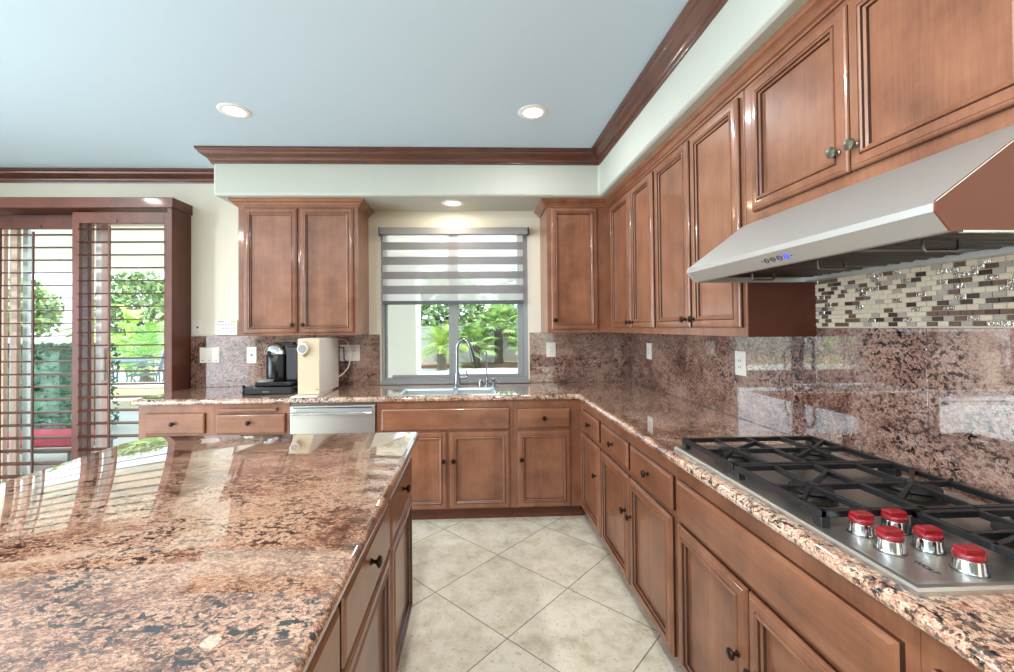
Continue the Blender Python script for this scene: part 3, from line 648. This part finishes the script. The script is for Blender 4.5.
# ------------------------------------------------------------------ wall plates
def plate_y(name, label, x0, x1, z0, z1, at, kind, grp='switch and outlet plates'):
    t = T(name, label, 'wall plate', ((x0+x1)/2, at, z0), grp)
    O('cover', MB().loops((x0, at-.0003, z0), (1, 0, 0), (0, 0, 1), (0, -1, 0), x1-x0, z1-z0, [(0, 0), (0, .003), (.003, .006)]), WHITEP, t)
    xm = (x0+x1)/2; zm = (z0+z1)/2
    if kind == 'jack': O('jack', bx(xm-.008, xm+.008, at-.0085, at-.0063, zm-.007, zm+.007), DARKG, t); O('screw', MB().box(xm-.003, xm+.003, at-.0075, at-.0063, zm+.038, zm+.044).box(xm-.003, xm+.003, at-.0075, at-.0063, zm-.044, zm-.038), GREYP, t)
    elif kind == 'switch3':
        for k in range(3):
            xc = x0+(x1-x0)*(k+.5)/3; O('rocker', bx(xc-.017, xc+.017, at-.0095, at-.0063, zm-.033, zm+.033), WHITEP, t, bev=.001); O('screw', bx(xc-.012, xc+.012, at-.0071, at-.0063, zm-.046, zm-.041), GREYP, t)
    else:
        for k in range(kind):
            xc = x0+(x1-x0)*(k+.5)/kind
            q = O('socket', bx(xc-.016, xc+.016, at-.0085, at-.0063, zm-.034, zm+.034), WHITEP, t, bev=.001)
            O('slots', MB().box(xc-.008, xc-.005, at-.0092, at-.0086, zm+.01, zm+.022).box(xc+.005, xc+.008, at-.0092, at-.0086, zm+.01, zm+.022).box(xc-.008, xc-.005, at-.0092, at-.0086, zm-.022, zm-.01).box(xc+.005, xc+.008, at-.0092, at-.0086, zm-.022, zm-.01), DARKG, q)
    return t
SF = 3.696
plate_y('switch_plate', 'white triple switch plate on the granite beside the shutters', -2.305, -2.140, 1.12, 1.25, SF, 'switch3')
plate_y('jack_plate', 'white jack plate on the granite left of the coffee machine', -1.915, -1.832, 1.112, 1.252, SF, 'jack')
plate_y('outlet_plate', 'white double outlet plate behind the water dispenser hoses', -1.135, -.966, 1.122, 1.262, SF, 2)
plate_y('outlet_plate', 'white outlet plate on the granite between window and corner', .642, .722, 1.136, 1.264, SF, 1)
plate_y('phone_jack_plate', 'white jack plate on the cream wall above the granite, beside the shutters', -2.375, -2.285, 1.36, 1.482, YB, 'jack')
t = T('alarm_keypad', 'white alarm keypad with green label on the wall beside the cabinet', 'keypad', (-2.08, YB, 1.35))
O('case', bx(-2.172, -1.99, YB-.025, YB-.0005, 1.352, 1.482), WHITEP, t, bev=.004)
kb = MB()
for i in range(7):
    for j in range(3):
        if (i in (0, 1) and j != 0) or (j == 2 and i < 5): continue
        kb.box(-2.158+i*.0235, -2.148+i*.0235, YB-.0275, YB-.0252, 1.437-j*.03, 1.447-j*.03)
O('buttons', kb, GREYP, t); O('label_strip', bx(-2.045, -2.0, YB-.0262, YB-.0252, 1.46, 1.474), GREENL, t); O('display', bx(-2.15, -2.10, YB-.0262, YB-.0252, 1.462, 1.472), GREYP, t)
for (y, lb) in [(3.302, 'white outlet plate on the right-wall granite near the inner corner'), (2.16, 'white outlet plate on the right-wall granite nearer the cooktop')]:
    t = T('outlet_plate', lb, 'wall plate', (1.385, y, 1.136), 'switch and outlet plates')
    O('cover', MB().loops((1.3847, y-.043, 1.138), (0, 1, 0), (0, 0, 1), (-1, 0, 0), .086, .126, [(0, 0), (0, .003), (.003, .006)]), WHITEP, t)
    q = O('socket', bx(1.3762, 1.3784, y-.016, y+.016, 1.167, 1.235), WHITEP, t, bev=.001)
    sl = MB()
    for zz in (1.215, 1.183):
        for dy in (-.007, .007): sl.box(1.3754, 1.3761, y+dy-.0015, y+dy+.0015, zz-.006, zz+.006)
    O('slots', sl, DARKG, q)

# ------------------------------------------------------------------ downlights
def downlight(label, x, y, z):
    t = T('recessed_downlight', label, 'ceiling light', (x, y, z-.008), 'recessed downlights')
    O('trim_ring', MB().lathe([(.062, -.001), (.064, -.006), (.080, -.007), (.092, -.003), (.094, 0)], (x, y, z-.0003), (0, 0, 1), 32, cap=False), GLOWT, t)
    O('lens', MB().lathe([(.0615, -.002), (.001, -.002)], (x, y, z-.0004), (0, 0, 1), 32, cap=False), LENS, t)
downlight('recessed round ceiling light on the left side, over the island', -1.455, 2.665, 2.748)
downlight('recessed round ceiling light on the right side, near the corner crown', .39, 2.65, 2.748)
downlight('recessed round light in the soffit above the kitchen window', -.15, 3.45, 2.409)

# ------------------------------------------------------------------ window blind
t = T('roller_blind', 'grey and sheer striped roller blind on the kitchen window', 'blind', (-.15, 3.68, 1.6))
O('headrail', bx(-.787, .485, 3.652, 3.708, 2.199, 2.258), mat('blind_headrail', (146, 146, 148), .5), t, bev=.006)
O('end_cap', bx(-.793, -.7875, 3.650, 3.708, 2.195, 2.262), BLACKM, t); O('end_cap', bx(.4855, .491, 3.650, 3.708, 2.195, 2.262), BLACKM, t)
zz = [2.197, 2.137, 2.070, 2.012, 1.941, 1.883, 1.819, 1.763, 1.690, 1.632]
o_, s_ = MB(), MB()
for i in range(9):
    (s_ if i % 2 == 0 else o_).add([(-.762, 3.676, zz[i]), (.441, 3.676, zz[i]), (.441, 3.676, zz[i+1]), (-.762, 3.676, zz[i+1])], [(0, 1, 2, 3)])
O('sheer_fabric', s_, SHEER, t); O('opaque_bands', o_, OPAQ, t)
O('bottom_rail', bx(-.764, .443, 3.666, 3.688, 1.60, 1.632), mat('blind_rail', (84, 90, 94), .4), t, bev=.005)

# ------------------------------------------------------------------ plantation shutters
t = T('plantation_shutters', 'mahogany plantation shutters in a box frame over the patio door', 'shutters', (-3.5, 3.59, 0))
O('valance', bx(-4.78, -2.372, 3.464, 3.7095, 2.373, 2.456), SHUTX, t, bev=.004)
O('side_leg', bx(-2.424, -2.385, 3.476, 3.7095, .0005, 2.3725), SHUT, t, bev=.003)
O('side_leg', bx(-4.78, -4.74, 3.476, 3.7095, .0005, 2.3725), SHUT, t, bev=.003)
def shutter(t, x0, x1, y0, ztop, zrail, ls, rs, rodx):
    y1 = y0+.032
    pn = O('shutter_panel', MB().box(x0, x0+ls, y0, y1, .02, ztop).box(x1-rs, x1, y0, y1, .02, ztop).box(x0+ls, x1-rs, y0, y1, zrail, ztop).box(x0+ls, x1-rs, y0, y1, .02, .15), SHUT, t, bev=.002)
    l = MB(); z = zrail-.048; yc = (y0+y1)/2
    while z > .17:
        rg = []
        for xx in (x0+ls+.001, x1-rs-.001):
            rg.append([(xx, yc+.041*math.cos(2*PI*k/12), z+.0052*math.sin(2*PI*k/12)+.002*math.cos(2*PI*k/12)) for k in range(12)])
        l.rings(rg); z -= .1035
    O('louvers', l, SHUTX, pn, ang=1.2)
    O('tilt_rod', bx(rodx-.007, rodx+.007, y0-.034, y0-.022, .22, zrail-.03), SHUT, pn, bev=.002)
    O('catch', bx(rodx+.03, rodx+.038, y0-.004, y0, zrail+.005, zrail+.03), BLACKM, pn)
shutter(t, -3.187, -2.428, 3.512, 2.35, 2.263, .054, .045, -2.875)
shutter(t, -3.895, -3.138, 3.60, 2.35, 2.237, .045, .05, -3.545)

# ------------------------------------------------------------------ outdoors
CONC = mat('patio_concrete', (206, 203, 196), .85, bump=(14, .1, .01))
LAWN = mat('garden_ground', (150, 140, 112), .95, bump=(20, .4, .03))
DIRT = mat('planting_soil', (140, 112, 92), .95, bump=(20, .4, .03))
S('patio_slab', bx(-16, 8, 3.85, 15.0, -.2, -.03), CONC, smooth=False)
S('garden_ground', bx(-40, 30, 15.0, 60, -.25, -.06), LAWN, smooth=False)
S('planting_bed', bx(-4, 8, 15.6, 16.9, -.06, .05), DIRT)
S('patio_roof', MB().box(-14, -.72, 3.85, 7.75, 2.62, 2.85).box(-14, -.72, 7.5, 7.75, 2.45, 2.62), mat('patio_roof_paint', (238, 232, 218), .8), smooth=False)
def column(label, x, y):
    t = T('patio_column', label, 'column', (x, y, -.03), 'patio roof columns')
    O('shaft', bx(x-.26, x+.26, y-.26, y+.26, -.0295, 2.44), EXT, t, bev=.03)
    O('base_trim', MB().box(x-.30, x+.30, y-.30, y+.30, -.0295, .12), EXT, t, bev=.01)
column('white stucco column seen through the left half of the kitchen window', -1.18, 7.42)
column('white stucco patio column beyond the sliding door', -11.6, 7.42)
tag(O('garden_wall', MB().box(-4.2, 8, 16.9, 17.1, -.2, 1.40).box(-4.25, 8, 16.86, 17.14, 1.40, 1.47), EXT), 'white garden wall behind the palms outside the kitchen window', 'wall')
tag(O('garden_wall', bx(-26, -5, 19.0, 19.2, -.2, 1.15), EXT), 'low white garden wall far beyond the patio door', 'wall')

def leafm(name, a, b, sc=3):
    m = mat(name, a, .5); n1 = noise(m, pos(m), sc, 3); lk(m, ramp(m, n1, [(.35, a), (.65, b)]), BS(m).inputs['Base Color']); return m
PALM = leafm('palm_green', (96, 130, 70), (176, 196, 120)); CYC = leafm('cycad_green', (104, 140, 62), (180, 196, 96)); BAN = leafm('broadleaf_green', (120, 164, 60), (190, 214, 110), 2)
HEDG = leafm('hedge_green', (40, 86, 60), (88, 134, 96), 8); TREE = leafm('tree_green', (112, 138, 88), (172, 192, 130), 1.5); TRUNK = mat('palm_trunk', (104, 92, 80), .9, bump=(25, .8, .03))
GRASSY = leafm('grassy_green', (120, 170, 80), (176, 206, 130), 3)
def pinnate(mb, base, az, el, L_, rg, droop, ll=.16, n=22):
    d = Vector((math.cos(az), math.sin(az), 0)); pts = []
    for i in range(n+1):
        s_ = i/n; pts.append(Vector(base)+d*(L_*s_*math.cos(el))+Vector((0, 0, L_*s_*math.sin(el)-droop*L_*s_*s_)))
    mb.tube(pts[::4]+[pts[-1]] if n % 4 else pts[::4], .012, 4)
    sd = d.cross(Vector((0, 0, 1)))
    for i in range(3, n):
        tg = (pts[i+1]-pts[i-1]).normalized(); l_ = ll*math.sin(PI*(.12+.85*i/n))+.03
        for s_ in (-1, 1):
            tip = pts[i]+sd*s_*l_+tg*l_*.5+Vector((0, 0, l_*rg.uniform(-.1, .25)))
            w = tg*.016; mb.add([pts[i]-w, pts[i]+w, tip], [(0, 1, 2)])
def fan(mb, base, az, el, L_, rg, rad=.42, n=26):
    d = Vector((math.cos(az)*math.cos(el), math.sin(az)*math.cos(el), math.sin(el))); c_ = Vector(base)+d*L_
    mb.tube([base, tuple(Vector(base)+d*L_*.5+Vector((0, 0, .03))), tuple(c_)], .012, 4)
    sd = d.cross(Vector((0, 0, 1))).normalized(); nr = sd.cross(d)
    for i in range(n):
        a = R(-135+270*i/(n-1)); u = d*math.cos(a)+sd*math.sin(a); r_ = rad*(.75+.25*math.cos(a*.5))*rg.uniform(.9, 1.08)
        mid = c_+u*r_*.55+nr*.03; tip = c_+u*r_-Vector((0, 0, r_*rg.uniform(.12, .3)))
        w = u.cross(nr)*.028; mb.add([c_, mid-w, tip, mid+w], [(0, 1, 2, 3)])
def palm(name, label, x, y, z, kind, nf, Lf, hgt, seed, m=PALM):
    rg = random.Random(seed); t = T(name, label, 'palm', (x, y, z))
    k = 8; O('trunk', MB().lathe([(.20, 0)]+[(.17-.02*(i % 2), hgt*(i+1)/k) for i in range(k)]+[(.1, hgt+.06)], (x, y, z), (0, 0, 1), 12), TRUNK, t)
    mb = MB(); b = (x, y, z+hgt)
    for i in range(nf):
        az = i*2.399+rg.uniform(-.2, .2); el = R(78-95*(i/nf)+rg.uniform(-8, 8))
        if kind == 'fan': fan(mb, b, az, el, Lf*rg.uniform(.8, 1.1), rg)
        else: pinnate(mb, b, az, el, Lf*rg.uniform(.85, 1.1), rg, .45, .2*Lf, 26)
    O('fronds', mb, m, t, smooth=False, recalc=False)
palm('cycad_palm', 'feathery yellow-green cycad left of the window mullion, before the white wall', -1.05, 14.6, -.03, 'pin', 34, 1.45, .75, 5, CYC)
palm('fan_palm', 'fan palm right of the faucet, just outside the kitchen window', .1, 15.6, .0, 'fan', 34, .62, .75, 11)
palm('fan_palm', 'tall fan palm behind the shorter ones outside the kitchen window', .98, 16.1, .0, 'fan', 34, .72, 1.35, 12)
palm('fan_palm', 'fan palm at the right side of the kitchen window view', 1.95, 15.6, .0, 'fan', 30, .62, .7, 13)
def cloud(label, name, cat, c_, rad, nleaf, size, m, seed, trunk=None, group=None, boxy=False):
    rg = random.Random(seed); t = T(name, label, cat, (c_[0], c_[1], trunk if trunk is not None else c_[2]-rad[2]), group); mb = MB()
    for i in range(nleaf):
        if boxy: p_ = Vector((rg.uniform(-1, 1), rg.uniform(-1, 1), rg.uniform(-1, 1))); k = rg.randrange(3); p_[k] = math.copysign(rg.uniform(.85, 1), p_[k])
        else:
            p_ = Vector((rg.gauss(0, 1), rg.gauss(0, 1), rg.gauss(0, 1))).normalized()*rg.uniform(.55, 1.0)**.6*(1+.18*math.sin(5*i))
        q = Vector((c_[0]+p_.x*rad[0], c_[1]+p_.y*rad[1], c_[2]+p_.z*rad[2]))
        a = Vector((rg.uniform(-1, 1), rg.uniform(-1, 1), rg.uniform(-1, 1))).normalized(); b = a.cross(Vector((rg.uniform(-1, 1), rg.uniform(-1, 1), 1))).normalized()
        s_ = size*rg.uniform(.6, 1.2); mb.add([q-a*s_, q+b*s_*.5, q+a*s_, q-b*s_*.5], [(0, 1, 2, 3)])
    O('foliage', mb, m, t, smooth=False, recalc=False)
    if trunk is not None: O('trunk', MB().tube([(c_[0], c_[1], trunk), (c_[0]+.05, c_[1], c_[2]-rad[2]*.3), (c_[0], c_[1], c_[2])], [.16, .13, .06], 8), TRUNK, t)
    elif boxy: O('core', bx(c_[0]-rad[0]*.85, c_[0]+rad[0]*.85, c_[1]-rad[1]*.85, c_[1]+rad[1]*.85, c_[2]-rad[2], c_[2]+rad[2]*.85), HEDG, t)
    return t
cloud('tall leafy shrub above the palms at the right of the window view', 'garden_shrub', 'shrub', (2.3, 18.6, 2.0), (1.6, .8, 1.9), 2600, .16, TREE, 21, -.06)
cloud('leafy tree beyond the white wall behind the cycad', 'garden_tree', 'tree', (-1.3, 21.5, 2.3), (2.0, 1.1, 1.9), 2200, .2, TREE, 22, -.06)
cloud('clipped blue-green hedge outside the patio door', 'clipped_hedge', 'hedge', (-6.35, 6.2, .60), (1.05, .42, .62), 4600, .045, HEDG, 23, None, None, True)
cloud('dark tree on the slope far beyond the hedge', 'garden_tree', 'tree', (-23.0, 22.0, 2.4), (2.2, 1.5, 1.6), 2200, .22, TREE, 24, -.06)
cloud('broad dark tree far beyond the iron chairs', 'garden_tree', 'tree', (-16.8, 22.0, 2.2), (1.9, 1.5, 2.2), 2200, .22, TREE, 25, -.06)
# broad-leaved plant and arching palm outside the patio door
def broadleaf(label, x, y, z, n_, Lf, wd, seed, m):
    rg = random.Random(seed); t = T('broadleaf_plant', label, 'plant', (x, y, z)); mb = MB(); st = MB()
    for i in range(n_):
        az = i*2.399; el = R(rg.uniform(45, 85)); sl = rg.uniform(1.0, 2.0); d = Vector((math.cos(az)*math.cos(el), math.sin(az)*math.cos(el), math.sin(el)))
        e_ = Vector((x, y, z))+d*sl; st.tube([(x, y, z), tuple(e_)], .025, 6)
        h_ = Vector((math.cos(az), math.sin(az), 0)); sd = h_.cross(Vector((0, 0, 1))); prev = None; k = 8; rows = []
        for j in range(k+1):
            s_ = j/k; c_ = e_+d*Lf*s_*.7+h_*Lf*s_*s_*.4-Vector((0, 0, Lf*s_*s_*.55)); w = wd*math.sin(PI*min(.08+.92*s_, .995))
            rows.append([c_-sd*w+Vector((0, 0, w*.2)), c_, c_+sd*w+Vector((0, 0, w*.2))])
        mb.rings(rows, False, False, False)
    O('leaves', mb, m, t, recalc=False); O('stems', st, m, t)
broadleaf('large bright-green broad-leaved plant behind the iron chairs', -10.5, 13.6, -.03, 26, 1.1, .26, 31, BAN)
palm('arching_palm', 'feathery green palm beside the broad-leaved plant', -8.9, 12.0, -.03, 'pin', 26, 1.5, .7, 33, GRASSY)
palm('arching_palm', 'feathery light-green palm rising behind the clipped hedge', -8.55, 8.1, -.03, 'pin', 30, 1.0, .55, 34, GRASSY)
# iron chairs and table
WI = mat('wrought_iron', (110, 118, 130), .35, .4)
def iron_chair(label, x, y, rz):
    t = T('patio_chair', label, 'chair', (x, y, -.03), 'wrought-iron patio chairs'); t.rotation_euler = (0, 0, rz)
    z = -.03; r_ = .016
    for sx_ in (-1, 1):
        O('leg', MB().tube([(x+sx_*.27, y-.25, z), (x+sx_*.29, y-.27, z+.25), (x+sx_*.27, y-.25, z+.45)], r_, 6), WI, t)
        O('leg', MB().tube([(x+sx_*.25, y+.30, z), (x+sx_*.26, y+.24, z+.25), (x+sx_*.25, y+.24, z+.45)], r_, 6), WI, t)
        O('armrest', MB().tube([(x+sx_*.28, y-.25, z+.45), (x+sx_*.32, y-.27, z+.62), (x+sx_*.32, y-.15, z+.68), (x+sx_*.30, y+.10, z+.67), (x+sx_*.27, y+.30, z+.66)], r_, 6), WI, t)
    st = MB()
    for i in range(9): st.bar((x-.27+.0675*i, y-.26, z+.455), (x-.27+.0675*i, y+.25, z+.455), .02, .012)
    for i in range(7): st.bar((x-.28, y-.26+.085*i, z+.46), (x+.28, y-.26+.085*i, z+.46), .02, .012)
    O('seat', st, WI, t)
    bk = MB(); f = lambda u, v: (x+u, y+.25+.16*v, z+.45+.68*v)
    bk.tube([f(-.27, 0), f(-.28, .5), f(-.24, .85), f(-.1, 1.0), f(.1, 1.0), f(.24, .85), f(.28, .5), f(.27, 0)], r_, 6)
    for i in range(5):
        u = -.2+.1*i; bk.tube([f(u, 0), f(u+.05, .25), f(u-.05, .5), f(u+.05, .75), f(u*.9, .98)], .010, 5); bk.tube([f(u, 0), f(u-.05, .25), f(u+.05, .5), f(u-.05, .75), f(u*.9, .98)], .010, 5)
    O('backrest', bk, WI, t)
iron_chair('grey wrought-iron lattice-back patio chair next to the patio table', -7.25, 9.7, R(-60)); iron_chair('grey wrought-iron lattice-back patio chair partly behind the shutter frame', -6.55, 9.9, R(-80))
t = T('patio_table', 'grey metal patio table beside the iron chairs', 'table', (-8.2, 10.1, -.03))
O('tabletop', MB().lathe([(.70, 0), (.72, .012), (.72, .03), (.70, .04), (.001, .04)], (-8.2, 10.1, .68), (0, 0, 1), 32), WI, t)
for k in range(4):
    a = PI/4+k*PI/2; O('leg', MB().tube([(-8.2+.5*math.cos(a), 10.1+.5*math.sin(a), -.03), (-8.2+.3*math.cos(a), 10.1+.3*math.sin(a), .3), (-8.2+.5*math.cos(a), 10.1+.5*math.sin(a), .68)], .02, 6), WI, t)
# raised stone step and lounge chair close to the patio door
STN = mat('cream_stone', (226, 212, 188), .8, bump=(9, .6, .03))
t = T('raised_stone_planter', 'low stepped cream stone edging on the patio outside the door', 'planter', (-5.9, 8.0, -.03))
O('lower_step', bx(-7.4, -4.7, 7.85, 8.4, -.0295, .16), STN, t, bev=.02); O('upper_step', bx(-7.4, -4.9, 8.4, 8.9, -.0295, .30), STN, t, bev=.02); O('cap', bx(-7.45, -4.85, 8.38, 8.95, .3005, .35), CONC, t, bev=.015)
REDC = mat('red_stripe_cushion', (190, 74, 92), .8)
t = T('patio_lounge_chair', 'low patio lounger with a red cushion just outside the shutters', 'chair', (-4.45, 4.75, -.03))
fr = MB()
for xx in (-5.05, -4.05): fr.bar((xx, 4.45, .2), (xx, 5.0, .2), .04, .04)
fr.bar((-5.05, 4.45, .2), (-4.05, 4.45, .2), .04, .04).bar((-5.05, 5.0, .2), (-4.05, 5.0, .2), .04, .04)
O('frame', fr, WI, t)
for xx in (-5.02, -4.08):
    for yy in (4.48, 4.97): O('leg', MB().tube([(xx, yy, -.0295), (xx, yy, .2)], .02, 6), WI, t)
O('cushion', bx(-5.03, -4.07, 4.47, 4.98, .2205, .31), REDC, t, bev=.03)
